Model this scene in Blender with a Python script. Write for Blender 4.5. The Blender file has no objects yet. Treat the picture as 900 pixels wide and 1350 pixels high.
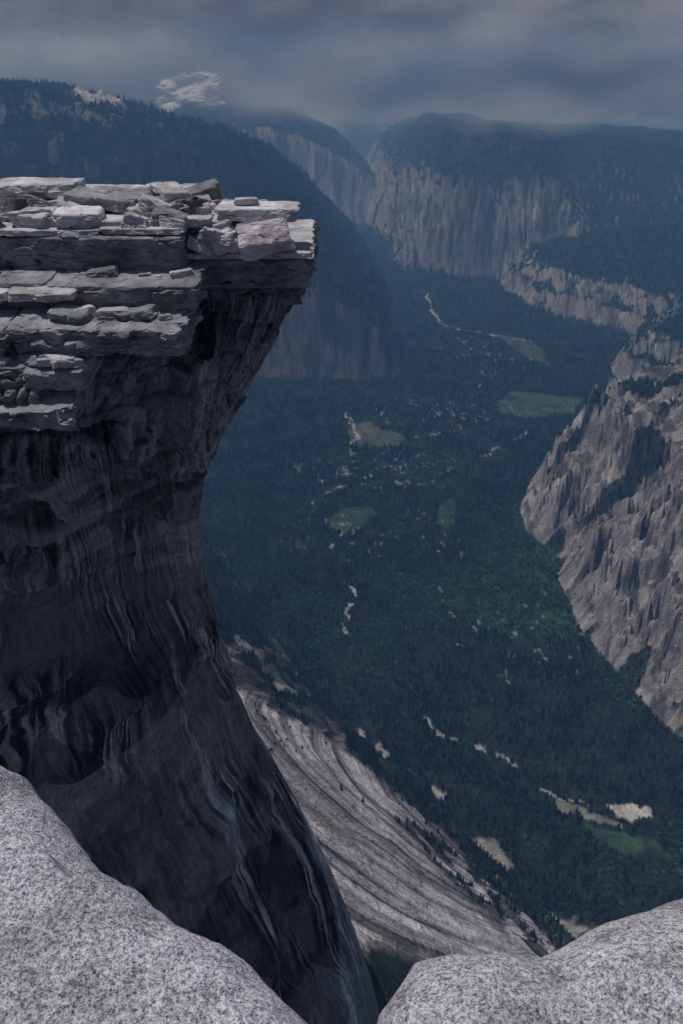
import bpy, math, numpy as np, time
from mathutils import Vector, Matrix
T0=time.time()
scene=bpy.context.scene
def link(o): scene.collection.objects.link(o); return o

# ---------------------------------------------------------------- noise
_rng=np.random.RandomState(11)
TAB=_rng.rand(65536)
def vn2(x,y,seed=0):
    xi=np.floor(x).astype(np.int64); yi=np.floor(y).astype(np.int64)
    fx=x-xi; fy=y-yi; fx=fx*fx*(3-2*fx); fy=fy*fy*(3-2*fy)
    def h(a,b): 
        k=(a*73856093)^(b*19349663)^(seed*83492791); k=k^(k>>13); return TAB[(k*1274126177>>8)&0xFFFF]
    return (h(xi,yi)*(1-fx)+h(xi+1,yi)*fx)*(1-fy)+(h(xi,yi+1)*(1-fx)+h(xi+1,yi+1)*fx)*fy
def fbm(x,y,o=4,seed=0,g=0.5):
    s=0;a=1;t=0
    for i in range(o):
        s=s+a*(vn2(x,y,seed+i)*2-1); t+=a; a*=g
        x,y=(x*0.8-y*0.6)*2.03+13.7,(x*0.6+y*0.8)*2.03+7.1
    return s/t
def ridged(x,y,o=4,seed=0):
    s=0;a=1;t=0
    for i in range(o):
        n=1-np.abs(vn2(x,y,seed+i)*2-1)*1.0; s=s+a*n; t+=a; a*=.5
        x,y=(x*0.8-y*0.6)*2.03+3.7,(x*0.6+y*0.8)*2.03+9.1
    return s/t
def hash3(a,b,c,seed):
    k=(a*73856093)^(b*19349663)^(c*83492791)^(seed*2971215073); k=k^(k>>13); return TAB[(k*1274126177>>8)&0xFFFF]
def vn3(x,y,z,seed=0):
    xi=np.floor(x).astype(np.int64); yi=np.floor(y).astype(np.int64); zi=np.floor(z).astype(np.int64)
    fx=x-xi; fy=y-yi; fz=z-zi
    fx=fx*fx*(3-2*fx); fy=fy*fy*(3-2*fy); fz=fz*fz*(3-2*fz)
    r=0
    for dx in (0,1):
        for dy in (0,1):
            for dz in (0,1):
                r=r+hash3(xi+dx,yi+dy,zi+dz,seed)*(fx if dx else 1-fx)*(fy if dy else 1-fy)*(fz if dz else 1-fz)
    return r
def fbm3(x,y,z,o=4,seed=0):
    s=0;a=1;t=0
    for i in range(o):
        s=s+a*(vn3(x,y,z,seed+i)*2-1); t+=a; a*=.5; x=x*2.03+5.1; y=y*2.03+1.7; z=z*2.03+8.3
    return s/t
def facet2(x,y,seed,tilt=1.0):
    xi=np.floor(x).astype(np.int64); yi=np.floor(y).astype(np.int64); bd=np.full(x.shape,1e9); v=np.zeros(x.shape); cid=np.zeros(x.shape)
    for dx in (-1,0,1):
        for dy in (-1,0,1):
            a=xi+dx;b=yi+dy; px=a+hash3(a,b,0,seed); py=b+hash3(a,b,1,seed)
            ex=x-px; ey=y-py; d=ex*ex+ey*ey; m=d<bd; bd=np.where(m,d,bd)
            val=(hash3(a,b,2,seed)-.5)+tilt*((hash3(a,b,3,seed)-.5)*2*ex+(hash3(a,b,4,seed)-.5)*2*ey)
            v=np.where(m,val,v); cid=np.where(m,hash3(a,b,5,seed),cid)
    return v,cid
def facet3(x,y,z,seed,tilt=1.0):
    """broken planar facets in 3-D: every Voronoi cell is a randomly tilted plane; returns value, cell id"""
    xi=np.floor(x).astype(np.int64); yi=np.floor(y).astype(np.int64); zi=np.floor(z).astype(np.int64)
    bd=np.full(x.shape,1e9); A_=xi.copy();B_=yi.copy();C_=zi.copy();EX=np.zeros(x.shape);EY=EX.copy();EZ=EX.copy()
    for dx in (-1,0,1):
        for dy in (-1,0,1):
            for dz in (-1,0,1):
                a=xi+dx;b=yi+dy;c=zi+dz; ex=x-a-hash3(a,b,c,seed); ey=y-b-hash3(a,b,c,seed+1); ez=z-c-hash3(a,b,c,seed+2)
                d=ex*ex+ey*ey+ez*ez; m=d<bd; bd=np.where(m,d,bd)
                A_=np.where(m,a,A_);B_=np.where(m,b,B_);C_=np.where(m,c,C_);EX=np.where(m,ex,EX);EY=np.where(m,ey,EY);EZ=np.where(m,ez,EZ)
    h=lambda s:hash3(A_,B_,C_,seed+s)-.5
    return h(3)+tilt*2*(h(4)*EX+h(5)*EY+h(6)*EZ),h(7)+.5
def sstep(a,b,x):
    t=np.clip((x-a)/(b-a),0,1); return t*t*(3-2*t)
def sdpoly(X,Y,poly):
    d=np.full(X.shape,1e18); ins=np.zeros(X.shape,bool); n=len(poly)
    for i in range(n):
        x0,y0=poly[i]; x1,y1=poly[(i+1)%n]
        ex,ey=x1-x0,y1-y0; L=ex*ex+ey*ey
        t=np.clip(((X-x0)*ex+(Y-y0)*ey)/L,0,1)
        dx=X-x0-t*ex; dy=Y-y0-t*ey; d=np.minimum(d,dx*dx+dy*dy)
        if y0!=y1:
            c=((y0>Y)!=(y1>Y))&(X<ex*(Y-y0)/(ey)+x0); ins^=c
    d=np.sqrt(d); return np.where(ins,d,-d)
def sdline(X,Y,pts):
    d=np.full(X.shape,1e18)
    for i in range(len(pts)-1):
        x0,y0=pts[i]; x1,y1=pts[i+1]; ex,ey=x1-x0,y1-y0; L=ex*ex+ey*ey
        t=np.clip(((X-x0)*ex+(Y-y0)*ey)/L,0,1)
        dx=X-x0-t*ex; dy=Y-y0-t*ey; d=np.minimum(d,dx*dx+dy*dy)
    return np.sqrt(d)

# ---------------------------------------------------------------- mesh helpers
def grid_mesh(name,P,col=None,smooth=True,flip=False):
    nr,nc=P.shape[:2]
    me=bpy.data.meshes.new(name)
    idx=np.arange(nr*nc).reshape(nr,nc)
    q=np.stack([idx[:-1,:-1],idx[:-1,1:],idx[1:,1:],idx[1:,:-1]],-1).reshape(-1,4)
    if flip: q=q[:,::-1]
    nq=len(q)
    me.vertices.add(nr*nc); me.vertices.foreach_set('co',P.reshape(-1).astype(np.float32))
    me.loops.add(nq*4); me.loops.foreach_set('vertex_index',q.reshape(-1).astype(np.int32))
    me.polygons.add(nq); me.polygons.foreach_set('loop_start',(np.arange(nq)*4).astype(np.int32))
    me.polygons.foreach_set('loop_total',np.full(nq,4,np.int32))
    me.update(calc_edges=True)
    me.polygons.foreach_set('use_smooth',np.full(nq,smooth))
    if col is not None:
        a=me.color_attributes.new('col','FLOAT_COLOR','POINT')
        c=np.ones((nr*nc,4),np.float32); c[:,:col.shape[-1]]=col.reshape(-1,col.shape[-1]); a.data.foreach_set('color',c.reshape(-1))
    return me
class N:
    def __init__(s,mat): s.t=mat.node_tree; s.t.nodes.clear()
    def n(s,ty,**k):
        nd=s.t.nodes.new(ty)
        for a,b in k.items(): setattr(nd,a,b)
        return nd
    def l(s,a,b): s.t.links.new(a,b)
    def math(s,op,a,b=None):
        nd=s.n('ShaderNodeMath',operation=op)
        for i,v in enumerate((a,b)):
            if v is None: continue
            if isinstance(v,(int,float)): nd.inputs[i].default_value=v
            else: s.l(v,nd.inputs[i])
        return nd.outputs[0]
    def noise(s,vec,scale,detail=4,rough=.6,dist=0):
        nd=s.n('ShaderNodeTexNoise'); nd.inputs['Scale'].default_value=scale; nd.inputs['Detail'].default_value=detail
        nd.inputs['Roughness'].default_value=rough; nd.inputs['Distortion'].default_value=dist; s.l(vec,nd.inputs['Vector']); return nd.outputs['Fac']
    def mapping(s,vec,sc):
        nd=s.n('ShaderNodeMapping'); nd.inputs['Scale'].default_value=sc; s.l(vec,nd.inputs['Vector']); return nd.outputs[0]
    def rr(s,v,a,b,c,d):
        nd=s.n('ShaderNodeMapRange'); s.l(v,nd.inputs[0])
        for i,x in enumerate((a,b,c,d)): nd.inputs[i+1].default_value=x
        return nd.outputs[0]
    def mulcol(s,c,f):
        nd=s.n('ShaderNodeVectorMath',operation='SCALE'); s.l(c,nd.inputs[0]); s.l(f,nd.inputs['Scale']); return nd.outputs[0]
def newmat(name):
    m=bpy.data.materials.new(name); m.use_nodes=True; return m
def finish(k,colsock,bump,dist,strength=1.0,rough=.9):
    b=k.n('ShaderNodeBsdfDiffuse'); b.inputs['Roughness'].default_value=.3
    o=k.n('ShaderNodeOutputMaterial'); k.l(colsock,b.inputs['Color']); k.l(b.outputs[0],o.inputs[0])
    if bump is not None:
        bp=k.n('ShaderNodeBump'); bp.inputs['Distance'].default_value=dist; bp.inputs['Strength'].default_value=strength
        k.l(bump,bp.inputs['Height']); k.l(bp.outputs[0],b.inputs['Normal'])

m_ter=newmat('valley_terrain'); k=N(m_ter)
geo=k.n('ShaderNodeNewGeometry').outputs['Position']; at=k.n('ShaderNodeAttribute',attribute_name='col').outputs['Color']
n1=k.noise(geo,.16,3,.65); n2=k.noise(k.mapping(geo,(1,1,.22)),.035,4,.65,.6)
f=k.math('MULTIPLY',k.rr(n1,.3,.7,.7,1.3),k.rr(n2,.3,.7,.65,1.35))
finish(k,k.mulcol(at,f),k.math('ADD',k.math('MULTIPLY',n2,2.5),k.math('MULTIPLY',n1,.5)),8.0,.8)
m_cl=newmat('dark_granite_cliff'); k=N(m_cl)
geo=k.n('ShaderNodeNewGeometry').outputs['Position']; at=k.n('ShaderNodeAttribute',attribute_name='col').outputs['Color']
n1=k.noise(k.mapping(geo,(1,1,.6)),.3,6,.7,.1); n2=k.noise(geo,3.0,3,.65)
f=k.math('MULTIPLY',k.rr(n1,.3,.7,.6,1.4),k.rr(n2,.3,.7,.75,1.25))
finish(k,k.mulcol(at,f),k.math('ADD',k.math('MULTIPLY',n1,3),k.math('MULTIPLY',n2,.4)),.5,1.0)
m_lg=newmat('weathered_granite'); k=N(m_lg)
geo=k.n('ShaderNodeNewGeometry').outputs['Position']; at=k.n('ShaderNodeAttribute',attribute_name='col').outputs['Color']
n1=k.noise(k.mapping(geo,(1,1,2.5)),.9,6,.7,.3); n2=k.noise(geo,9,3,.7); n3=k.noise(geo,.35,3,.6)
f=k.math('MULTIPLY',k.rr(n1,.3,.7,.65,1.3),k.math('MULTIPLY',k.rr(n2,.25,.75,.75,1.25),k.rr(n3,.35,.65,.65,1.2)))
finish(k,k.mulcol(at,f),k.math('ADD',k.math('MULTIPLY',n1,2),k.math('MULTIPLY',n2,.3)),.11,1.0)
m_fg=newmat('speckled_granite'); k=N(m_fg)
geo=k.n('ShaderNodeNewGeometry').outputs['Position']
n1=k.noise(geo,230,3,.8); n2=k.noise(geo,90,3,.8); n3=k.noise(geo,4,5,.65); n4=k.noise(geo,20,4,.7); n5=k.noise(geo,9,5,.75,.6)
spk=k.math('ADD',k.math('MULTIPLY',k.rr(n1,.38,.62,-1,1),.5),k.math('MULTIPLY',k.rr(n2,.38,.62,-1,1),.5))
ramp=k.n('ShaderNodeValToRGB'); k.l(k.rr(spk,-1,1,0,1),ramp.inputs[0])
e=ramp.color_ramp; e.elements[0].position=.1; e.elements[0].color=(.05,.05,.065,1); e.elements[1].position=.8; e.elements[1].color=(.72,.69,.73,1)
x=e.elements.new(.32); x.color=(.27,.265,.295,1); x=e.elements.new(.55); x.color=(.45,.44,.48,1)
lich=k.math('MULTIPLY',k.rr(k.math('ADD',k.math('MULTIPLY',n3,.7),k.math('MULTIPLY',n4,.3)),.36,.54,.58,1.08),k.rr(n5,.33,.42,.5,1.0))
finish(k,k.mulcol(ramp.outputs[0],lich),k.math('ADD',k.math('MULTIPLY',n4,2.5),k.math('ADD',n2,k.math('MULTIPLY',n1,.5))),.008,1.0,.85)

# ---------------------------------------------------------------- valley terrain
NA,NR=900,1000
az=np.radians(np.linspace(-31,43,NA)); rr=np.exp(np.linspace(math.log(300),math.log(30000),NR))
AZ,R=np.meshgrid(az,rr); X=R*np.sin(AZ); Y=R*np.cos(AZ)
Z0=-1450.0
HD=[(900,300),(431,972),(178,1312),(-104,1684),(-513,2580),(-1100,4000),(-3000,4000),(-3000,-500),(900,-500)]
B=[(-6000,4300),(-424,4225),(100,4190),(297,4225),(420,4700),(451,5138),(350,6500),(200,8000),(-6000,8500)]
B2=[(-5000,9300),(-900,9300),(-170,9600),(500,9800),(800,10500),(600,13500),(-5000,13500)]
A=[(250,9500),(380,8200),(480,7350),(600,6950),(1100,6800),(1600,6700),(2300,6500),(9000,5200),(9000,14000),(250,14000)]
Dp=[(1250,6500),(1378,5732),(1650,5450),(1850,4963),(1560,4500),(1500,4225),(1750,3600),(9000,3400),(9000,7500),(1500,7500)]
def terrain(X,Y):
    w=ridged(X/700,Y/700,3,3)-.5; w2=ridged(X/210+5,Y/210,3,9)-.5; w3=fbm(X/60,Y/60,3,21)
    fa,_=facet2(X/75+w3*.3,Y/75,61,1.0); fb,_=facet2(X/28,Y/28+w3*.3,62,1.0)
    base=Z0+fbm(X/260,Y/260,3,40)*9
    out={}
    d=sdpoly(X,Y,HD)
    far=sstep(1300,2300,Y)
    dd=d+w2*(60)*sstep(0,150,d)*(.4+.6*far)+(w3*9+fa*22*sstep(1150,1400,Y))*sstep(0,60,d)*(.4+.6*far)
    zH=Z0+np.minimum(dd*(1.1+.55*far),748+w3*6)
    zH=np.where(d>-20,zH,-9999); out['dH']=d
    d=sdpoly(X,Y,B)
    cr=np.interp(X,[-4000,-2160,-1620,-990,-580,-235,-90,137,330,440],[0,-20,-140,-300,-400,-640,-760,-980,-1180,-1400])
    Dm=np.interp(X,[-1000,0,300],[1300,650,260])
    dd=d+(w*170+w2*120+w3*20+fa*25)*sstep(0,150,d)*np.interp(X,[-200,300],[1,.8])
    p=np.interp(dd/Dm,[0,.09,.19,.32,.68,1],[0,.18,.3,.62,.85,1])
    zB=Z0+(cr-Z0)*p*(1+.04*w3)
    dome=np.sqrt(np.maximum(0,1-((X+1650)/230)**2-((Y-6050)/230)**2)); zB=zB+dome*75
    out['dome']=dome
    zB=np.where(d>0,zB,-9999)
    d=sdpoly(X,Y,B2)
    cr=np.interp(X,[-5000,-3000,-1800,-1200,-900,-600,-184,100,374,700],[-150,-200,-250,-290,-235,-360,-540,-700,-960,-1350])+w*120
    dd=d+(w*250+w2*120)*sstep(0,150,d)
    zB2=np.where(d>0,Z0+(cr-Z0)*np.interp(dd,[0,120,420,900],[0,.3,.85,1]),-9999)
    d3=Y-16000+fbm(X/2500,Y/2500,3,77)*1500
    z3=np.where(d3>0,Z0+(700+fbm(X/1500,Y/3000,4,71)*260)*sstep(0,1800,d3),-9999)
    d=sdpoly(X,Y,A)
    cr=np.interp(X,[250,420,560,830,1500,3000,5000],[-1050,-800,-530,-400,-390,-480,-560])+w*90+fbm(X/500,Y/500,3,55)*40
    dd=d+(w*360+w2*110+w3*20+fa*60)*sstep(0,170,d)
    pA=np.interp(dd,[0,90,230,330,420,1000],[0,.10,.42,.60,.72,1]); pR=np.interp(dd,[0,100,200,900,1500,2400],[0,.12,.28,.55,.85,1])
    wa=sstep(2300,1700,X); zA=np.where(d>0,Z0+(cr-Z0)*(pA*wa+pR*(1-wa)),-9999)
    d=sdpoly(X,Y,Dp)
    dd=d+(w*160+w2*150+w3*30+fa*40)*sstep(0,100,d)
    zD=np.where(d>0,Z0+np.interp(dd,[0,50,110,190,280,1500,4000],[0,30,130,160,260,560,900]),-9999)
    Xf=np.interp(Y,[600,1200,1537,1925,2200,2350,2524,2700,2934,3150],[1100,1000,825,723,720,750,680,690,780,900])
    dx=X-Xf
    dx=dx+(w2*90+(ridged(X/160+Y/300,Y/80-X/200,4,33)-.5)*60+w3*20+fa*50+fb*24)*sstep(0,90,dx)
    taper=sstep(3180,2980,Y+w2*100)
    hC=np.interp(dx,[0,60,120,160,245,310,514,2000],[0,75,150,225,290,430,516,1200])*taper
    zC=np.where((dx>0)&(taper>.01),Z0+hC+fb*6*taper,-9999); out['dC']=dx
    st=np.stack([base,zH,zB,zB2,z3,zA,zC,zD]); out['who']=np.argmax(st,0); out['w']=w; out['w2']=w2;out['w3']=w3
    return st.max(0),out
Z,o=terrain(X,Y)
P=np.stack([X,Y,Z],-1)
du=np.gradient(P,axis=1); dv=np.gradient(P,axis=0); nn=np.cross(du,dv); nn/=np.linalg.norm(nn,axis=-1,keepdims=True)+1e-9
nz=np.abs(nn[...,2])
who=o['who']; w3=o['w3']; w2=o['w2']
nf=fbm(X/35,Y/35,4,101); nc=fbm(X/110,Y/110,4,131)
rock=sstep(.74,.58,nz+nf*.16)
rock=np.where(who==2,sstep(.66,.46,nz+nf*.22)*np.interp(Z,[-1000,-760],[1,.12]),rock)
rock=np.where(who==5,sstep(.66,.48,nz+nf*.3)*np.interp(Z,[-820,-620],[1,.2]),rock)
rock=np.where(who==0,0,rock)
pC=sstep(.10,.24,fbm(X/100,Y/100,4,151)*.8+(.5*np.exp(-(((X-880)/100)**2+((Y-2350)/60)**2)))+.14*sstep(.72,.9,nz))
rock=np.where(who==6,1-pC*.95,rock)
rock=np.where(who==1,sstep(-.1,.2,fbm(X/50,Y/120,4,161)),rock)
slabpoly=[(-300,1000),(-190,1180),(-60,1260),(120,1200),(250,1080),(400,930),(440,700),(0,500)]
sl=sstep(-25,35,sdpoly(X+w2*90,Y+w2*60,slabpoly)+nf*30)*(who==1)
edge=sstep(.0,.2,nf*.8+.4*fbm(X/90,Y/90,3,166)+.12)*sstep(210,90,o['dH']-sstep(1050,950,Y)*120); sl=sl*(1-edge)
rock=np.maximum(rock*(1-.8*edge*(who==1)),sl)
def c3(r,g,b): return np.array([r,g,b])
gran=c3(.20,.193,.193)*(1+.4*nc[...,None]+.5*nf[...,None])
stain=sstep(.05,.35,fbm(X/22+nc*2,Z/160,4,171))[...,None]
gran=gran*(1-.6*stain)
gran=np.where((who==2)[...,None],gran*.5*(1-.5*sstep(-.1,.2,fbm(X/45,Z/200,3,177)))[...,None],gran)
gran=np.where((who==5)[...,None],gran*.9,gran)
gran=np.where((who==6)[...,None],gran*1.15*c3(1.02,1.0,1.0)*(1-.4*sstep(.1,.4,fbm(X/60+Y/90,Y/18,4,173)))[...,None],gran)
gran=np.where(((who==1))[...,None],gran*(.3+.8*sstep(.0,.3,fbm(X/30-Y/60,Y/200,4,163)))[...,None],gran)
soil=c3(.013,.021,.018)*(1+.4*nf[...,None])
th=np.arctan2(Y-890,-(X-390)); rd=np.hypot(Y-890,X-390)
ff=th-.0000024*rd**2+nc*.035+w2*.02
def lines(s_,sd_,w_): 
    q=vn2(ff*s_+fbm(ff*12,rd/140,2,sd_)*1.0,rd/500,sd_); return np.exp(-((q-.5)/w_)**2)
dark=np.clip(.6*lines(26,5,.09)+.5*lines(62,6,.10)+.3*lines(13,8,.06)+.35*sstep(.55,.8,vn2(ff*11,rd/220,7)),0,1)
slabc=c3(.40,.385,.40)*(1-.85*dark)[...,None]*(1+.2*nf[...,None]+.5*nc[...,None])
gran=gran*(1-sl[...,None])+slabc*sl[...,None]
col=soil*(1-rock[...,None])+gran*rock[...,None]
dm=sstep(.5,.8,o['dome']+nf*.3)[...,None]; col=col*(1-dm)+c3(.36,.345,.34)*dm
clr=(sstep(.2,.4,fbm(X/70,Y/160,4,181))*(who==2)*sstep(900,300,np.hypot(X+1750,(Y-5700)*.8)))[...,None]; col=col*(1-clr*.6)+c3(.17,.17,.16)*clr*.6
open_=np.maximum(np.maximum(rock,dm[...,0]),clr[...,0]*.6)
wx=X+fbm(X/22,Y/22,3,201)*14; wy=Y+fbm(X/22,Y/22,3,211)*16
flat=(who==0)
def patch(poly,c,soft=5,tree=1.0,amt=1.0):
    global col,open_
    s=sstep(-soft,soft,sdpoly(wx,wy,poly))*flat*amt
    cc=np.array(c)*(1+.6*nf[...,None]+.5*nc[...,None]); col=col*(1-s[...,None])+cc*s[...,None]; open_=np.maximum(open_,s*tree)
def road(pts,wd,c,tree=1.0,br=None):
    global col,open_
    s=sstep(wd,wd*.5,sdline(wx+nc*40,wy+nf*12,pts))*flat
    if br is not None: s=s*sstep(br,br+.15,fbm(X/45,Y/45,3,221))
    cc=np.array(c)*(1+.5*nf[...,None]); col=col*(1-s[...,None])+cc*s[...,None]; open_=np.maximum(open_,s*tree)
G1=(.028,.052,.032); SAND=(.24,.235,.23)
patch([(29,3498),(73,3555),(140,3594),(181,3498),(265,3461),(300,3388),(276,3301),(189,3284),(103,3301),(42,3370)],(.062,.075,.052))
patch([(807,3866),(916,4027),(1056,3980),(1263,3911),(1145,3695),(937,3644),(798,3706)],(.040,.068,.048))
patch([(-57,2604),(5,2689),(103,2714),(140,2664),(84,2557),(13,2490),(-33,2523)],G1)
patch([(379,2714),(435,2791),(452,2732),(421,2581),(375,2523),(358,2581)],G1)
patch([(1027,5139),(1185,5050),(1252,4799),(1215,4497),(1123,4526),(1055,4832)],(.045,.052,.045),20,.8)
patch([(542,1215),(633,1184),(693,1165),(700,1117),(615,1126),(561,1165)],G1)
patch([(601,1267),(695,1267),(702,1229),(631,1229)],(.36,.35,.34),3)
patch([(483,1289),(552,1255),(612,1225),(622,1200),(561,1225),(500,1255)],(.13,.14,.12),4)
patch([(721,2765),(826,2830),(952,2523),(980,2264),(803,1925),(602,1851),(435,1925),(340,2085),(438,2264),(622,2415)],(.018,.042,.022),60,.3)
patch([(247,1165),(330,1165),(360,1108),(339,1080),(272,1108)],(.2,.195,.19),8)
patch([(366,1020),(448,979),(503,963),(436,932),(368,955)],(.2,.195,.19),8)
road([(19,3706),(65,3536),(75,3430),(50,3300)],9,SAND)
road([(20,2172),(38,2085),(18,1994),(27,1906)],8,SAND,1,-.3)
road([(300,2150),(310,2050),(330,1990)],5,SAND,1,-.1)
road([(-155,2899),(64,3044),(296,3105),(640,3200),(900,3500)],9,(.2,.2,.2),1,.02)
road([(-200,2650),(0,2900),(250,3350),(560,3500),(750,4100),(900,4700)],7,(.2,.2,.2),1,.05)
road([(674,6460),(661,5733),(697,5325),(952,5139),(1216,4964)],16,(.2,.2,.2),1,-.2)
road([(191,1594),(242,1509),(286,1470),(358,1444),(440,1382),(448,1335),(509,1289),(605,1257)],6,SAND,1,.0)
road([(28,1496),(112,1431),(197,1335),(230,1290)],14,SAND,1,-.05)
for cx,cy,rx,ry,th_ in ((150,3050,420,260,.30),(500,3700,500,300,.34),(900,4700,400,600,.38),(150,2500,400,300,.40),(500,1900,500,300,.46)):
    s=sstep(th_,th_+.12,fbm(X/20+cx,Y/28,4,231))*flat*sstep(1.1,.5,np.hypot((X-cx)/rx,(Y-cy)/ry))
    col=col*(1-.8*s[...,None])+c3(.2,.2,.2)*.8*s[...,None]; open_=np.maximum(open_,s)
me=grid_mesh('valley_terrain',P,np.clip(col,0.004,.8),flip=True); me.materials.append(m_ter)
ter=link(bpy.data.objects.new('valley_terrain',me))
t1=time.time()-T0

# ---------------------------------------------------------------- forest
import bmesh
def conifer(name,seed,tiers=6,h=1.0,rad=.17):
    r=np.random.RandomState(seed); bm=bmesh.new()
    b=[bm.verts.new((.018*math.cos(a),.018*math.sin(a),-.05)) for a in (0,1.57,3.14,4.71)]; t=bm.verts.new((0,0,h*.95))
    for i in range(4): f=bm.faces.new((b[i],b[(i+1)%4],t)); f.material_index=1
    for i in range(tiers):
        q=i/(tiers); z0=.12+q*.80; z1=z0+.20*(1-.45*q); R=rad*(1-q)**.75+.02
        top=bm.verts.new((r.uniform(-.01,.01),r.uniform(-.01,.01),min(z1,h)))
        n=7; ring=[]
        ph=r.rand()*6
        for j in range(n*2):
            a=ph+j*math.pi/n; rj=R*(r.uniform(.8,1.2) if j%2==0 else r.uniform(.35,.55)); zz=z0-(.03 if j%2==0 else -.02)+r.uniform(-.02,.02)
            ring.append(bm.verts.new((rj*math.cos(a),rj*math.sin(a),zz)))
        for j in range(n*2): bm.faces.new((ring[j],ring[(j+1)%(n*2)],top))
    me=bpy.data.meshes.new(name); bm.to_mesh(me); bm.free(); return me
def treemat(name,c,v):
    m=newmat(name); k=N(m); oi=k.n('ShaderNodeObjectInfo').outputs['Random']; geo=k.n('ShaderNodeNewGeometry').outputs['Position']
    big=k.noise(geo,.008,2)
    rgb=k.n('ShaderNodeRGB'); rgb.outputs[0].default_value=(*c,1)
    f=k.math('MULTIPLY',k.rr(k.math('POWER',oi,2.0),0,1,1-v,1+v*2.4),k.rr(big,.35,.65,.5,1.45))
    finish(k,k.mulcol(rgb.outputs[0],f),None,1); return m
mt1=treemat('conifer_needles',(.0165,.031,.023),.75); mtb=treemat('bark',(.06,.045,.035),.2); mt2=treemat('oak_leaves',(.022,.048,.025),.5)
tc=bpy.data.collections.new('tree_kinds')
for i in range(3):
    me=conifer('conifer%d'%i,i,tiers=5+i,rad=.15+.03*i); me.materials.append(mt1); me.materials.append(mtb)
    tc.objects.link(bpy.data.objects.new('conifer_tree',me))
r=np.random.RandomState(5); bm=bmesh.new()
for i in range(70):
    a=r.rand()*6.28; u=r.uniform(-.6,1); q=math.sqrt(max(0,1-u*u)); c=Vector((math.cos(a)*q*.26,math.sin(a)*q*.26,.33+u*.26))*r.uniform(.8,1.08)
    M=Matrix.Rotation(r.rand()*6,3,Vector(r.randn(3)).normalized())
    vs=[bm.verts.new(c+M@Vector(v)*.09) for v in ((-1,-.6,0),(1,-.7,.1),(.8,.8,0),(-.7,.9,-.1))]; bm.faces.new(vs)
b=[bm.verts.new((.03*math.cos(a),.03*math.sin(a),-.05)) for a in (0,2.1,4.2)]; t=bm.verts.new((0,0,.4))
for i in range(3): bm.faces.new((b[i],b[(i+1)%3],t)).material_index=1
me=bpy.data.meshes.new('oak'); bm.to_mesh(me); bm.free(); me.materials.append(mt2); me.materials.append(mtb)
tc.objects.link(bpy.data.objects.new('oak_tree',me))

rs=np.random.RandomState(77); pts=[];scl=[];kind=[]
def sample(G,a,r_):
    fi=(a-az[0])/(az[-1]-az[0])*(len(az)-1); fj=(np.log(r_)-math.log(300))/(math.log(30000)-math.log(300))*(len(rr)-1)
    i=fi.astype(int); j=fj.astype(int); u=fi-i; v=fj-j
    return (G[j,i]*(1-u)+G[j,i+1]*u)*(1-v)+(G[j+1,i]*(1-u)+G[j+1,i+1]*u)*v
for r0,r1,sp,hm in ((850,3000,7.4,16.5),(3000,5600,11.5,22),(5600,9000,23,34)):
    a0,a1=math.radians(-26),math.radians(36)
    area=.5*(a1-a0)*(r1*r1-r0*r0); n=int(area/sp/sp)
    a=rs.uniform(a0,a1,n); r_=np.sqrt(rs.uniform(r0*r0,r1*r1,n)); x=r_*np.sin(a); y=r_*np.cos(a)
    op=sample(open_,a,r_); keep=rs.rand(n)>np.clip(op*1.25,0,.975)
    keep&=~((a<math.radians(-15))&(r_<4000))
    dens=.80+1.2*fbm(x/60,y/60,4,301); keep&=rs.rand(n)<dens
    x,y,a,r_,op=x[keep],y[keep],a[keep],r_[keep],op[keep]; z=sample(Z,a,r_)
    m=len(x); pts.append(np.stack([x,y,z],-1)); s=hm*rs.uniform(.4,1.5,m)*(1-.4*np.clip(op,0,1)); 
    kk=rs.randint(0,3,m); oak=(fbm(x/200,y/200,3,311)+.25*np.exp(-(((x-650)/300)**2+((y-2300)/350)**2))+rs.rand(m)*.3)>.33
    kk=np.where(oak,3,kk); s=np.where(oak,s*.75,s); scl.append(s); kind.append(kk)
pts=np.concatenate(pts); scl=np.concatenate(scl); kind=np.concatenate(kind); nt=len(pts)
me=bpy.data.meshes.new('conifer_forest'); me.vertices.add(nt); me.vertices.foreach_set('co',pts.reshape(-1).astype(np.float32))
q=me.attributes.new('scl','FLOAT','POINT'); q.data.foreach_set('value',scl.astype(np.float32))
q=me.attributes.new('kind','INT','POINT'); q.data.foreach_set('value',kind.astype(np.int32))
q=me.attributes.new('rot','FLOAT_VECTOR','POINT'); rv=np.zeros((nt,3),np.float32); rv[:,2]=rs.rand(nt)*6.28; rv[:,:2]=rs.randn(nt,2)*.03; q.data.foreach_set('vector',rv.reshape(-1))
forest=link(bpy.data.objects.new('conifer_forest',me))
ng=bpy.data.node_groups.new('scatter_trees','GeometryNodeTree')
ng.interface.new_socket('Geometry',in_out='INPUT',socket_type='NodeSocketGeometry'); ng.interface.new_socket('Geometry',in_out='OUTPUT',socket_type='NodeSocketGeometry')
gi=ng.nodes.new('NodeGroupInput'); go=ng.nodes.new('NodeGroupOutput'); ip=ng.nodes.new('GeometryNodeInstanceOnPoints'); ci=ng.nodes.new('GeometryNodeCollectionInfo')
ci.inputs['Collection'].default_value=tc; ci.inputs['Separate Children'].default_value=True; ci.inputs['Reset Children'].default_value=True
def na(nm,dt):
    x=ng.nodes.new('GeometryNodeInputNamedAttribute'); x.data_type=dt; x.inputs[0].default_value=nm; return x.outputs['Attribute']
ng.links.new(gi.outputs[0],ip.inputs['Points']); ng.links.new(ci.outputs[0],ip.inputs['Instance']); ip.inputs['Pick Instance'].default_value=True
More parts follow.
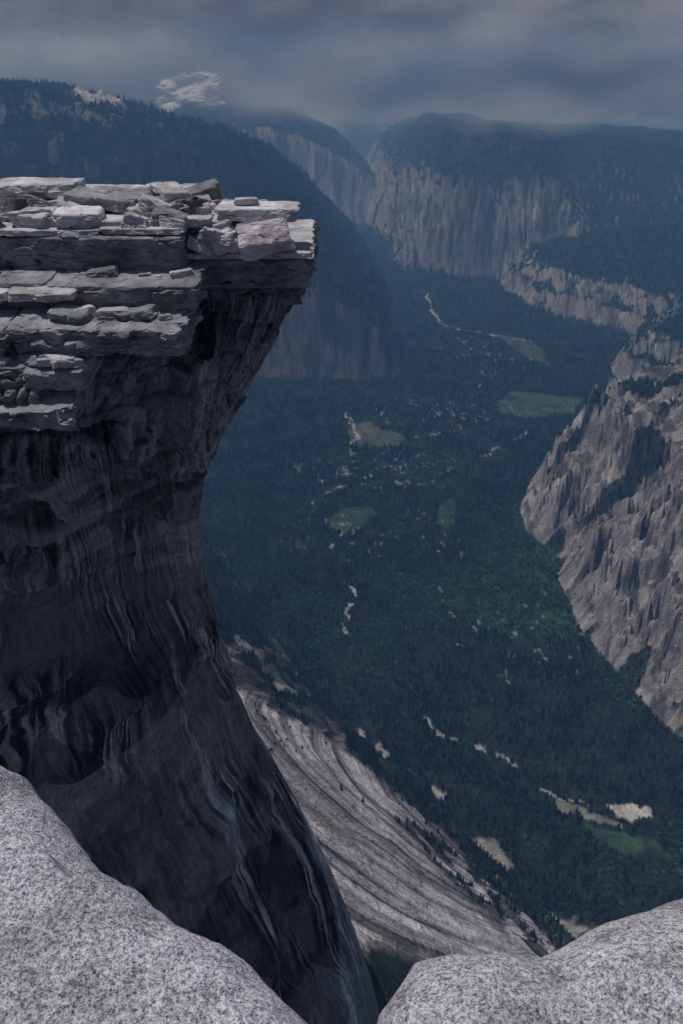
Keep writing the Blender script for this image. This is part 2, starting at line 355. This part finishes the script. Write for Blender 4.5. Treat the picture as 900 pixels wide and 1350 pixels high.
ng.links.new(na('kind','INT'),ip.inputs['Instance Index']); ng.links.new(na('scl','FLOAT'),ip.inputs['Scale']); ng.links.new(na('rot','FLOAT_VECTOR'),ip.inputs['Rotation'])
ng.links.new(ip.outputs[0],go.inputs[0]); md=forest.modifiers.new('scatter','NODES'); md.node_group=ng
t2=time.time()-T0

# ---------------------------------------------------------------- half dome cliff (lofted)
L=[[(-34.4,57,-10.2),(-21,58,-10.4),(-15.3,59,-10.5),(-8.4,60.5,-11),(-3.4,61.6,-11.5),(-4.4,72,-13.8)],
[(-34.5,55,-14.4),(-20.8,55.5,-14.7),(-13.7,57.5,-14.4),(-8.5,59.5,-14.4),(-3.8,60.6,-13.7),(-5.4,75,-17.2)],
[(-34.9,50,-18.3),(-21.3,51,-18.7),(-15.4,54,-19.0),(-10.8,59,-20.3),(-7.3,62,-21.3),(-11,80,-27.5)],
[(-37.4,49,-24.7),(-23.1,51.5,-25),(-18.3,56,-26.2),(-15.1,63.5,-29.0),(-13.0,72,-32.6),(-18.8,90,-40.8)],
[(-43,60,-36),(-32,75,-43),(-30,88,-49),(-27,104,-58),(-25.5,125,-70),(-37,155,-87)],
[(-64,85,-60),(-54,120,-85),(-52,150,-106),(-49,185,-131),(-46,230,-163),(-65,280,-194)],
[(-84,105,-90),(-79,165,-142),(-72,215,-185),(-65,265,-228),(-56,330,-289),(-78,400,-337)],
[(-106,130,-148),(-100,200,-224),(-83,265,-303),(-61,325,-365),(-40,390,-434),(-52,470,-501)],
[(-116,140,-202),(-99,220,-317),(-67,280,-397),(-41,345,-482),(-12,400,-541),(-14,490,-635)],
[(-109,140,-270),(-82,210,-393),(-45,270,-489),(-15,320,-561),(14,353,-599),(26,440,-724)],
[(-110,130,-360),(-65,190,-493),(-23,240,-564),(0,290,-659),(30,330,-714),(54,430,-901)]]
C=np.array(L,float); G=C[:,-1:]+np.array([(-10,25,-7)]*3+[(-12,28,-10),(-16,30,-20)]+[(-25,35,-60)]*6)[:,None,:]
C=np.concatenate([C,G],1)
def cr_resample(C,n,axis):
    C=np.moveaxis(C,axis,0); m=C.shape[0]; t=np.linspace(0,m-1,n); i=np.minimum(t.astype(int),m-2); f=(t-i).reshape((-1,)+(1,)*(C.ndim-1))
    p1=C[i];p2=C[i+1];p0=C[np.maximum(i-1,0)];p3=C[np.minimum(i+2,m-1)]
    r=.5*((2*p1)+(-p0+p2)*f+(2*p0-5*p1+4*p2-p3)*f*f+(-p0+3*p1-3*p2+p3)*f**3)
    return np.moveaxis(r,0,axis)
NV,NU=1100,620
S=cr_resample(cr_resample(C,NV,0),NU,1)
du=np.gradient(S,axis=1); dv=np.gradient(S,axis=0); nn=np.cross(dv,du); nn/=np.linalg.norm(nn,axis=-1,keepdims=True)+1e-9
V,U=np.meshgrid(np.linspace(0,10,NV),np.linspace(0,6,NU),indexing='ij')
lower=sstep(4.0,5.4,V); up=1-lower
tam=sstep(4.0,3.5,U)*.8+.2
disp=np.zeros(U.shape); tint=np.zeros(U.shape)
def facets(mask_w,cell,zs,amp,seed,tw,warp=.12):
    """world-space joint facets, cell size in metres"""
    global disp,tint
    m=mask_w>.01
    x,y,z=[S[...,i][m]/cell for i in range(3)]; wv=fbm3(x*.5,y*.5,z*.5,2,seed)*warp
    v,i_=facet3(x+wv,y*.75+wv,z/zs+wv,seed,1.0)
    disp[m]+=v*cell*amp*mask_w[m]; tint[m]+=(i_-.5)*tw*mask_w[m]
facets(sstep(5.0,4.0,V),7.0,2.0,.30,801,.18); facets(sstep(4.2,3.4,V),2.6,1.5,.28,811,.12); facets(sstep(3.6,2.9,V),1.0,1.2,.18,821,.08)
facets(np.exp(-((V-4.7)/.7)**2),15,1.8,.14,861,.10)
facets(sstep(4.6,5.8,V),70,1.8,.20,831,.18); facets(sstep(5.0,6.1,V),27,1.5,.18,841,.12); facets(sstep(5.7,6.7,V),10,1.3,.10,851,.07)
def blur(a,ku,kv):
    for ax,kk in ((0,kv),(1,ku)):
        p=np.pad(a,[(kk,kk) if i==ax else (0,0) for i in (0,1)],mode='edge'); c=np.cumsum(p,axis=ax); c=np.insert(c,0,0,axis=ax)
        n_=a.shape[ax]; w_=2*kk+1
        a=(np.take(c,np.arange(w_,w_+n_),axis=ax)-np.take(c,np.arange(0,n_),axis=ax))/w_
    return a
wq=sstep(3.5,4.1,V)
soft=blur(blur(disp,5,3),5,3); disp=disp*(1-wq)+soft*wq
tint=tint*(1-wq)+blur(tint,2,1)*wq
zb=S[...,2]/2.3+fbm(S[...,0]/9,S[...,2]/30,3,870)*.5; bi=np.floor(zb).astype(np.int64); bf=zb-bi
bed=(hash3(bi,bi*0+np.floor(S[...,0]/6+hash3(bi,bi*0,bi*0,873)*3).astype(np.int64),bi*0,871)-.5)*1.1-.35*np.exp(-(np.minimum(bf,1-bf)/.07)**2)
disp+=bed*sstep(3.8,2.8,V)*.8
crack=-np.exp(-(np.abs(vn2(U*5+fbm(U*3,V*1.5,2,5)*.5,V*.5,411)-.5)/.022)**2)-.6*np.exp(-(np.abs(vn2(U*12+fbm(U*5,V*3,2,6)*.6,V*.9,412)-.5)/.03)**2)
dist=np.hypot(S[...,1],S[...,2]); disp+=crack*dist*.010*(.25+.75*sstep(3.8,3.0,V))
S=S+nn*((disp-.1)*tam)[...,None]
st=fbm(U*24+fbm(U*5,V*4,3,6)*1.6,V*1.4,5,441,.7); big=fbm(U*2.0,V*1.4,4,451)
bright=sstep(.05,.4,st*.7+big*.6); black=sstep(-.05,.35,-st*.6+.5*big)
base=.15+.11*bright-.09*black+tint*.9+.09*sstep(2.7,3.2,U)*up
base=base+.14*np.exp(-((U-1.0)/.8)**2-((V-3.0)/.7)**2)*(tint>.02)+.22*sstep(.15,.35,big)*lower*sstep(.0,.3,st)  # lit facets on the left wall painted into the colour, plus pale lower streaks
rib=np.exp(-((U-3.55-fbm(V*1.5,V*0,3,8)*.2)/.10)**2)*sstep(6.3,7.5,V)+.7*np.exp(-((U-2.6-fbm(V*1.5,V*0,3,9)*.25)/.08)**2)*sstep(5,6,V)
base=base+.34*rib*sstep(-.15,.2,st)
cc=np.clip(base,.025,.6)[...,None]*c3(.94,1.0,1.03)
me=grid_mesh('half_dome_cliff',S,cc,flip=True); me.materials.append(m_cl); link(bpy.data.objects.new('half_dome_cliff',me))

# ---------------------------------------------------------------- rock blocks
def block(center,dims,rz=0,tx=0,ty=0,seed=0,n=18,k=14,amp=.06,corner=.12,c=(.34,.33,.33),fs=.5,chip=1.0,ny=None):
    r=np.random.RandomState(seed); faces=[];off=0
    g=np.linspace(-1,1,n); gu,gv=np.meshgrid(g,g); allv=[]
    for ax in range(3):
        for sg in (-1,1):
            p=np.zeros((n,n,3)); p[...,ax]=sg; p[...,(ax+1)%3]=gu; p[...,(ax+2)%3]=gv*sg
            allv.append(p.reshape(-1,3))
            idx=np.arange(n*n).reshape(n,n)+off; f=np.stack([idx[:-1,:-1],idx[:-1,1:],idx[1:,1:],idx[1:,:-1]],-1).reshape(-1,4); faces.append(f); off+=n*n
    p=np.concatenate(allv); F=np.concatenate(faces)
    p=p/((np.abs(p)**k).sum(1)**(1/k))[:,None]
    co=r.uniform(-corner,corner,(2,2,2,3)); w=(p+1)/2; dd=np.zeros_like(p)
    for a in (0,1):
        for b in (0,1):
            for e_ in (0,1):
                ww=(w[:,0] if a else 1-w[:,0])*(w[:,1] if b else 1-w[:,1])*(w[:,2] if e_ else 1-w[:,2]); dd+=ww[:,None]*co[a,b,e_]
    D=np.array(dims)/2.0
    nrm=p*np.abs(p)**3; nrm/=np.linalg.norm(nrm,axis=1,keepdims=True)
    q=(p+dd)*D; s0=seed*7.3; m=min(dims[0],dims[1])*amp
    qx,qy,qz=q[:,0]*fs+s0,q[:,1]*fs,q[:,2]*fs*2.2
    nz_=facet3(qx,qy,qz,3,.9)[0]*1.6*chip+facet3(qx*2.7,qy*2.7,qz*2.7,13,.8)[0]*.7*chip+fbm3(qx*3,qy*3,qz*3,3,3)*.3
    q=q+nrm*(nz_*m)[:,None]*np.array([1,1,.3])
    R=Matrix.Rotation(rz,3,'Z')@Matrix.Rotation(tx,3,'X')@Matrix.Rotation(ty,3,'Y')
    q=q@np.array(R).T+np.array(center)
    return q,F,np.tile(np.array(c)*r.uniform(.8,1.15),(len(q),1))
def join(name,blocks,mat,smooth=False):
    V=[];F=[];Cc=[];o_=0
    for q,f,c in blocks: V.append(q);F.append(f+o_);Cc.append(c);o_+=len(q)
    V=np.concatenate(V);F=np.concatenate(F);Cc=np.concatenate(Cc)
    me=bpy.data.meshes.new(name); me.vertices.add(len(V)); me.vertices.foreach_set('co',V.reshape(-1).astype(np.float32))
    me.loops.add(len(F)*4); me.loops.foreach_set('vertex_index',F.reshape(-1).astype(np.int32)); me.polygons.add(len(F))
    me.polygons.foreach_set('loop_start',(np.arange(len(F))*4).astype(np.int32)); me.polygons.foreach_set('loop_total',np.full(len(F),4,np.int32)); me.update(calc_edges=True)
    a=me.color_attributes.new('col','FLOAT_COLOR','POINT'); c=np.ones((len(V),4),np.float32); c[:,:3]=Cc; a.data.foreach_set('color',c.reshape(-1))
    bm=bmesh.new(); bm.from_mesh(me); bmesh.ops.remove_doubles(bm,verts=bm.verts,dist=.0005); bmesh.ops.recalc_face_normals(bm,faces=bm.faces); bm.to_mesh(me); bm.free()
    me.polygons.foreach_set('use_smooth',np.full(len(me.polygons),smooth))
    me.materials.append(mat); return link(bpy.data.objects.new(name,me))
pale=(.52,.51,.52); mid=(.28,.288,.295); dk=(.17,.18,.19)
rl=np.random.RandomState(31); Lb=[]
def course(x0,x1,yf,zt,zb,depth,tx,col,seed,wmin,wmax,jit=.5,amp=.02):
    """a bedding course broken into joint-bounded blocks; zt is the front top edge"""
    x=x0;i=0
    while x<x1-.3:
        w=min(rl.uniform(wmin,wmax),x1-x)
        if x1-x-w<wmin*.5: w=x1-x
        dy=rl.uniform(-jit,jit); dz=rl.uniform(-.08,.08)
        n=int(np.clip(w*6,18,90))
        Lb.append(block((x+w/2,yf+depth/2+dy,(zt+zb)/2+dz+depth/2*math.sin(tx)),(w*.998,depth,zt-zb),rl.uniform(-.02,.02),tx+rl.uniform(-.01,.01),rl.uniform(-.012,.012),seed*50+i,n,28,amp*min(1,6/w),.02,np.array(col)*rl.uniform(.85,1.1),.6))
        x+=w;i+=1
def dg(a): return math.radians(a)
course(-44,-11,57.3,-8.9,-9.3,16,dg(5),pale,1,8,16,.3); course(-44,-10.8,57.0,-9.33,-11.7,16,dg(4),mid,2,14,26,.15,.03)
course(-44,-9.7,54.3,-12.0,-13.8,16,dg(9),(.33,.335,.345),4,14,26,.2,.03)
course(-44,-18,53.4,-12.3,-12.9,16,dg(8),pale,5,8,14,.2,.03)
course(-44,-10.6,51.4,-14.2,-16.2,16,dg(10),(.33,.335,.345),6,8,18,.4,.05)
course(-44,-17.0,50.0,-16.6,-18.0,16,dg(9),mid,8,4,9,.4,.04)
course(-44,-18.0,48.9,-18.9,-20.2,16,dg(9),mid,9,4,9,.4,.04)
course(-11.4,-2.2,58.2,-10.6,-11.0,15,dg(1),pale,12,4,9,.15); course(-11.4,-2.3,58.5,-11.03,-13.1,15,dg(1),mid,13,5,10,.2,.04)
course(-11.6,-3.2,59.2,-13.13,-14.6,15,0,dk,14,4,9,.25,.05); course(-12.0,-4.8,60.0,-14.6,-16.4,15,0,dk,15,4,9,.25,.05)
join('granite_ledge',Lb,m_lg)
Bk=[block((-6.0,61,-8.15),(5.4,3.6,.9),.08,.03,.02,21,30,16,.04,.12,pale),
    block((-6.9,61,-7.45),(1.7,1.0,.4),.2,0,0,22,16,9,.05,.15,pale),
    block((-17.5,62,-7.5),(5.0,3,1.0),-.1,.1,.08,23,28,14,.04,.12,mid),
    block((-18.4,58.9,-8.5),(3.2,2.6,1.5),.1,.12,0,24,24,11,.05,.15,pale),
    block((-21.6,58.8,-8.5),(2.5,2.2,1.4),-.3,.15,.1,25,24,10,.05,.18,pale),
    block((-22.8,64,-6.9),(6,4,1.0),.1,.05,0,26,26,14,.04,.12,pale),
    block((-12.2,62,-7.3),(2.2,1.7,.9),.4,.1,0,27,20,8,.05,.2,pale),
    block((-14.5,59.6,-8.6),(6,3,.5),.02,.05,0,28,28,16,.03,.1,pale),
    block((-11.0,59.6,-8.5),(3.4,2.5,.6),.1,.05,.05,29,24,14,.04,.15,pale),
    block((-10.6,61,-8.0),(2.6,2.2,.9),-.2,.1,.1,30,22,10,.05,.15,pale)]
r=np.random.RandomState(9)
for i in range(120):
    x=r.uniform(-25,-7.2); y=r.uniform(58.0,67); s=r.uniform(.4,1.7)**1.2
    z=-8.9+(y-57)*.1+s*.15
    if x>-10.5: z-=.9
    Bk.append(block((x,y,z),(s*r.uniform(1.0,2.1),s*r.uniform(.9,1.4),s*r.uniform(.35,1.0)),r.uniform(-.7,.7),r.uniform(-.2,.3),r.uniform(-.35,.35),100+i,13,r.uniform(8,18),.07,.28,[pale,pale,mid][i%3],1.0))
for i in range(26):
    s=r.uniform(.5,1.3); Bk.append(block((r.uniform(-10.4,-6.8),r.uniform(58.4,60.2),r.uniform(-10.4,-9.3)),(s*1.3,s,s*.9),r.uniform(-1,1),r.uniform(-.5,.5),r.uniform(-.5,.5),300+i,13,9,.07,.3,pale,1.0))
for i in range(26):
    s=r.uniform(.3,1.3)**1.2; lv=r.randint(0,3); yy,zz,xm=[(55.6,-11.75,-10.5),(52.6,-13.9,-11.5),(50.6,-16.4,-18.2)][lv]
    Bk.append(block((r.uniform(-26,xm),yy+r.uniform(.2,1.2),zz+s*.15),(s*r.uniform(1.2,2.4),s,s*.5),r.uniform(-.6,.6),r.uniform(-.1,.3),r.uniform(-.2,.2),400+i,12,16,.07,.28,[pale,mid][i%2],1.0))
join('rock_slab_pile',Bk,m_lg)
join('perched_boulder',[block((-5.45,58.5,-9.65),(3.6,1.9,2.1),.12,-.72,-.16,57,34,9,.05,.2,(.68,.60,.62),.45)],m_lg,False)
t3=time.time()-T0

# ---------------------------------------------------------------- foreground boulders
def fg(name,poly,x0,x1,y0,y1,nx,ny,seed,tilt=(0,0),R=.22):
    xs=np.linspace(x0,x1,nx); ys=np.linspace(y0,y1,ny); X_,Y_=np.meshgrid(xs,ys)
    e=sdpoly(X_,Y_,poly)+fbm(X_*3+seed,Y_*3,4,seed)*.045
    top=-1.6+tilt[0]*X_+tilt[1]*Y_+fbm(X_*1.2,Y_*1.2,4,seed+5)*.06+fbm(X_*7,Y_*7,4,seed+6)*.018
    st_=sstep(.0,.05,Y_-(.93-.42*X_)+fbm(X_*4,Y_*4,3,seed+9)*.1)*-.06
    lip=np.where(e<R,-R+np.sqrt(np.maximum(0,R*R-(R-np.clip(e,0,R))**2)),0)+np.where(e<0,e*7,0)
    Zz=np.maximum(top+lip+(st_ if seed==3 else 0),-6)
    me=grid_mesh(name,np.stack([X_,Y_,Zz],-1)); me.materials.append(m_fg); return link(bpy.data.objects.new(name,me))
fg('granite_boulder',[(-4,2.9),(-2.2,2.35),(-1.5,2.05),(-.91,1.66),(-.76,1.52),(-.645,1.396),(-.5,1.29),(-.395,1.19),(-.246,1.1),(-.13,1.01),(-.03,.93),(0.0,.8),(0.01,.5),(0.01,-1.5),(-4,-1.5)],-3.5,.35,-1,3.2,560,620,3)
fg('granite_boulder',[(.06,-1.5),(.05,.75),(.075,.98),(.16,1.07),(.304,1.08),(.43,1.09),(.56,1.15),(.742,1.21),(1.1,1.33),(1.8,1.6),(4,2.2),(4,-1.5)],-.3,3.5,-1,2.6,560,540,17)

# ---------------------------------------------------------------- haze
bm=bmesh.new(); bmesh.ops.create_cube(bm,size=1); me=bpy.data.meshes.new('haze'); bm.to_mesh(me); bm.free()
hz=link(bpy.data.objects.new('haze',me)); hz.scale=(36000,36000,2400); hz.location=(0,14000,-800)
m=newmat('air_haze'); k=N(m); vs=k.n('ShaderNodeVolumeScatter'); vs.inputs['Color'].default_value=(.115,.25,.52,1); vs.inputs['Density'].default_value=1/7400.
o_=k.n('ShaderNodeOutputMaterial'); k.l(vs.outputs[0],o_.inputs['Volume']); me.materials.append(m)

# ---------------------------------------------------------------- low cloud drifting over the far ridges
def cloudmat(name,lo,hi,sc=1.0):
    m=newmat(name); k=N(m); geo=k.n('ShaderNodeNewGeometry').outputs['Position']; at=k.n('ShaderNodeAttribute',attribute_name='col')
    n1=k.noise(k.mapping(geo,(1,1,2.0)),.0007*sc,6,.55,0); n2=k.noise(k.mapping(geo,(1,1,1.6)),.0003*sc,3,.5)
    al=k.rr(k.math('ADD',k.math('MULTIPLY',n1,1.3),at.outputs['Fac']),.85,1.5,0,.9)
    cr=k.n('ShaderNodeValToRGB'); k.l(k.math('ADD',k.math('MULTIPLY',n1,.5),k.math('MULTIPLY',n2,.5)),cr.inputs[0]); e=cr.color_ramp
    e.elements[0].position=.38; e.elements[0].color=lo; e.elements[1].position=.62; e.elements[1].color=hi
    df=k.n('ShaderNodeBsdfDiffuse'); tl=k.n('ShaderNodeBsdfTranslucent'); k.l(cr.outputs[0],df.inputs[0]); k.l(cr.outputs[0],tl.inputs[0])
    m1=k.n('ShaderNodeMixShader'); m1.inputs[0].default_value=.5; k.l(df.outputs[0],m1.inputs[1]); k.l(tl.outputs[0],m1.inputs[2])
    tr=k.n('ShaderNodeBsdfTransparent'); m2=k.n('ShaderNodeMixShader'); k.l(al,m2.inputs[0]); k.l(tr.outputs[0],m2.inputs[1]); k.l(m1.outputs[0],m2.inputs[2])
    oo=k.n('ShaderNodeOutputMaterial'); k.l(m2.outputs[0],oo.inputs[0]); return m
m=cloudmat('cloud',(.32,.34,.42,1),(.9,.9,.96,1))
clp=link(bpy.data.objects.new('low_cloud',None))
for i,(yy,zb,zt,mx_) in enumerate(((7400,-520,500,.85),(9300,-560,800,.9),(12000,-700,1200,1.0),(15500,-1000,1600,1.2))):
    xs=np.linspace(-yy*.75,yy*.9,200); ts=np.linspace(0,1,40); Xc,Tc=np.meshgrid(xs,ts)
    zb_=zb+fbm(Xc/1500+i*7,Tc*0,3,600+i)*200
    Zc=zb_+(zt-zb_)*Tc; Yc=yy+fbm(Xc/2500,Zc/1500+i*5,2,500+i)*300
    a_=sstep(0,.4,Tc)*sstep(1.0,.45,Tc)*mx_
    if i==0: a_=a_*sstep(300,1800,Xc)
    me=grid_mesh('cloud_bank',np.stack([Xc,Yc,Zc],-1),np.repeat(a_[...,None],3,-1)); me.materials.append(m)
    ob=link(bpy.data.objects.new('cloud_bank',me)); ob.parent=clp
mb_=cloudmat('bright_cloud',(.8,.8,.86,1),(.92,.92,.95,1),1.2)
for (cx,cy,cz,hw,hh,am) in ((-1560,9000,-80,520,250,1.15),):
    xs=np.linspace(-1,1,140); ts=np.linspace(-1,1,90); a,b=np.meshgrid(xs,ts)
    bl=fbm(a*2.2+cx,b*2.6,5,700)*.9; rad2=a*a+(b+np.maximum(0,-b)*.5)**2+bl
    Zc=cz+b*hh; Xc=cx+a*hw; Yc=cy+b*200+fbm(a*3,b*3,3,710)*70
    a_=sstep(.95,-.1,rad2)*sstep(1,.7,np.maximum(np.abs(a),np.abs(b)))*am-.35
    me=grid_mesh('cumulus',np.stack([Xc,Yc,Zc],-1),np.repeat(a_[...,None],3,-1)); me.materials.append(mb_)
    ob=link(bpy.data.objects.new('cumulus',me)); ob.parent=clp

# ---------------------------------------------------------------- sun and sky
sd=Vector((-.30,.10,.95)).normalized()
su=bpy.data.lights.new('sun','SUN'); su.energy=3.0; su.angle=math.radians(.6); su.color=(1,.96,.94)
so=link(bpy.data.objects.new('sun',su)); so.rotation_euler=sd.to_track_quat('Z','Y').to_euler()
w=bpy.data.worlds.new('World'); scene.world=w; w.use_nodes=True; k=N(w)
sky=k.n('ShaderNodeTexSky',sky_type='NISHITA',sun_disc=False); sky.sun_elevation=math.asin(sd.z); sky.sun_rotation=math.atan2(sd.x,sd.y); sky.altitude=2600
tcn=k.n('ShaderNodeTexCoord').outputs['Generated']
mp=k.mapping(tcn,(1.0,1.0,2.6)); c1=k.noise(mp,3.6,7,.60,.2); c2=k.noise(mp,1.3,3,.5)
ramp=k.n('ShaderNodeValToRGB'); k.l(k.math('ADD',k.math('MULTIPLY',c1,.6),k.math('MULTIPLY',c2,.4)),ramp.inputs[0])
e=ramp.color_ramp; e.elements[0].position=.39; e.elements[0].color=(.42,.46,.70,1); e.elements[1].position=.60; e.elements[1].color=(2.3,2.3,2.65,1)
x=e.elements.new(.5); x.color=(.95,.97,1.28,1)
sep=k.n('ShaderNodeSeparateXYZ'); k.l(tcn,sep.inputs[0]); cov=k.rr(sep.outputs['Z'],.25,.75,1,.45)
mx=k.n('ShaderNodeMix',data_type='RGBA'); k.l(cov,mx.inputs[0]); k.l(sky.outputs[0],mx.inputs[6]); k.l(ramp.outputs[0],mx.inputs[7])
bg=k.n('ShaderNodeBackground'); bg.inputs['Strength'].default_value=.085; k.l(mx.outputs[2],bg.inputs[0]); wo=k.n('ShaderNodeOutputWorld'); k.l(bg.outputs[0],wo.inputs[0])

cam=bpy.data.cameras.new('camera'); cam.sensor_fit='VERTICAL'; cam.sensor_height=36; cam.lens=27.7; cam.clip_start=.05; cam.clip_end=80000
co=link(bpy.data.objects.new('camera',cam)); co.rotation_euler=(math.radians(90-28.5),0,0); scene.camera=co
scene.view_settings.view_transform='Standard'; scene.view_settings.look='None'; scene.view_settings.exposure=0
print('times',t1,t2,t3,time.time()-T0,'trees',nt)
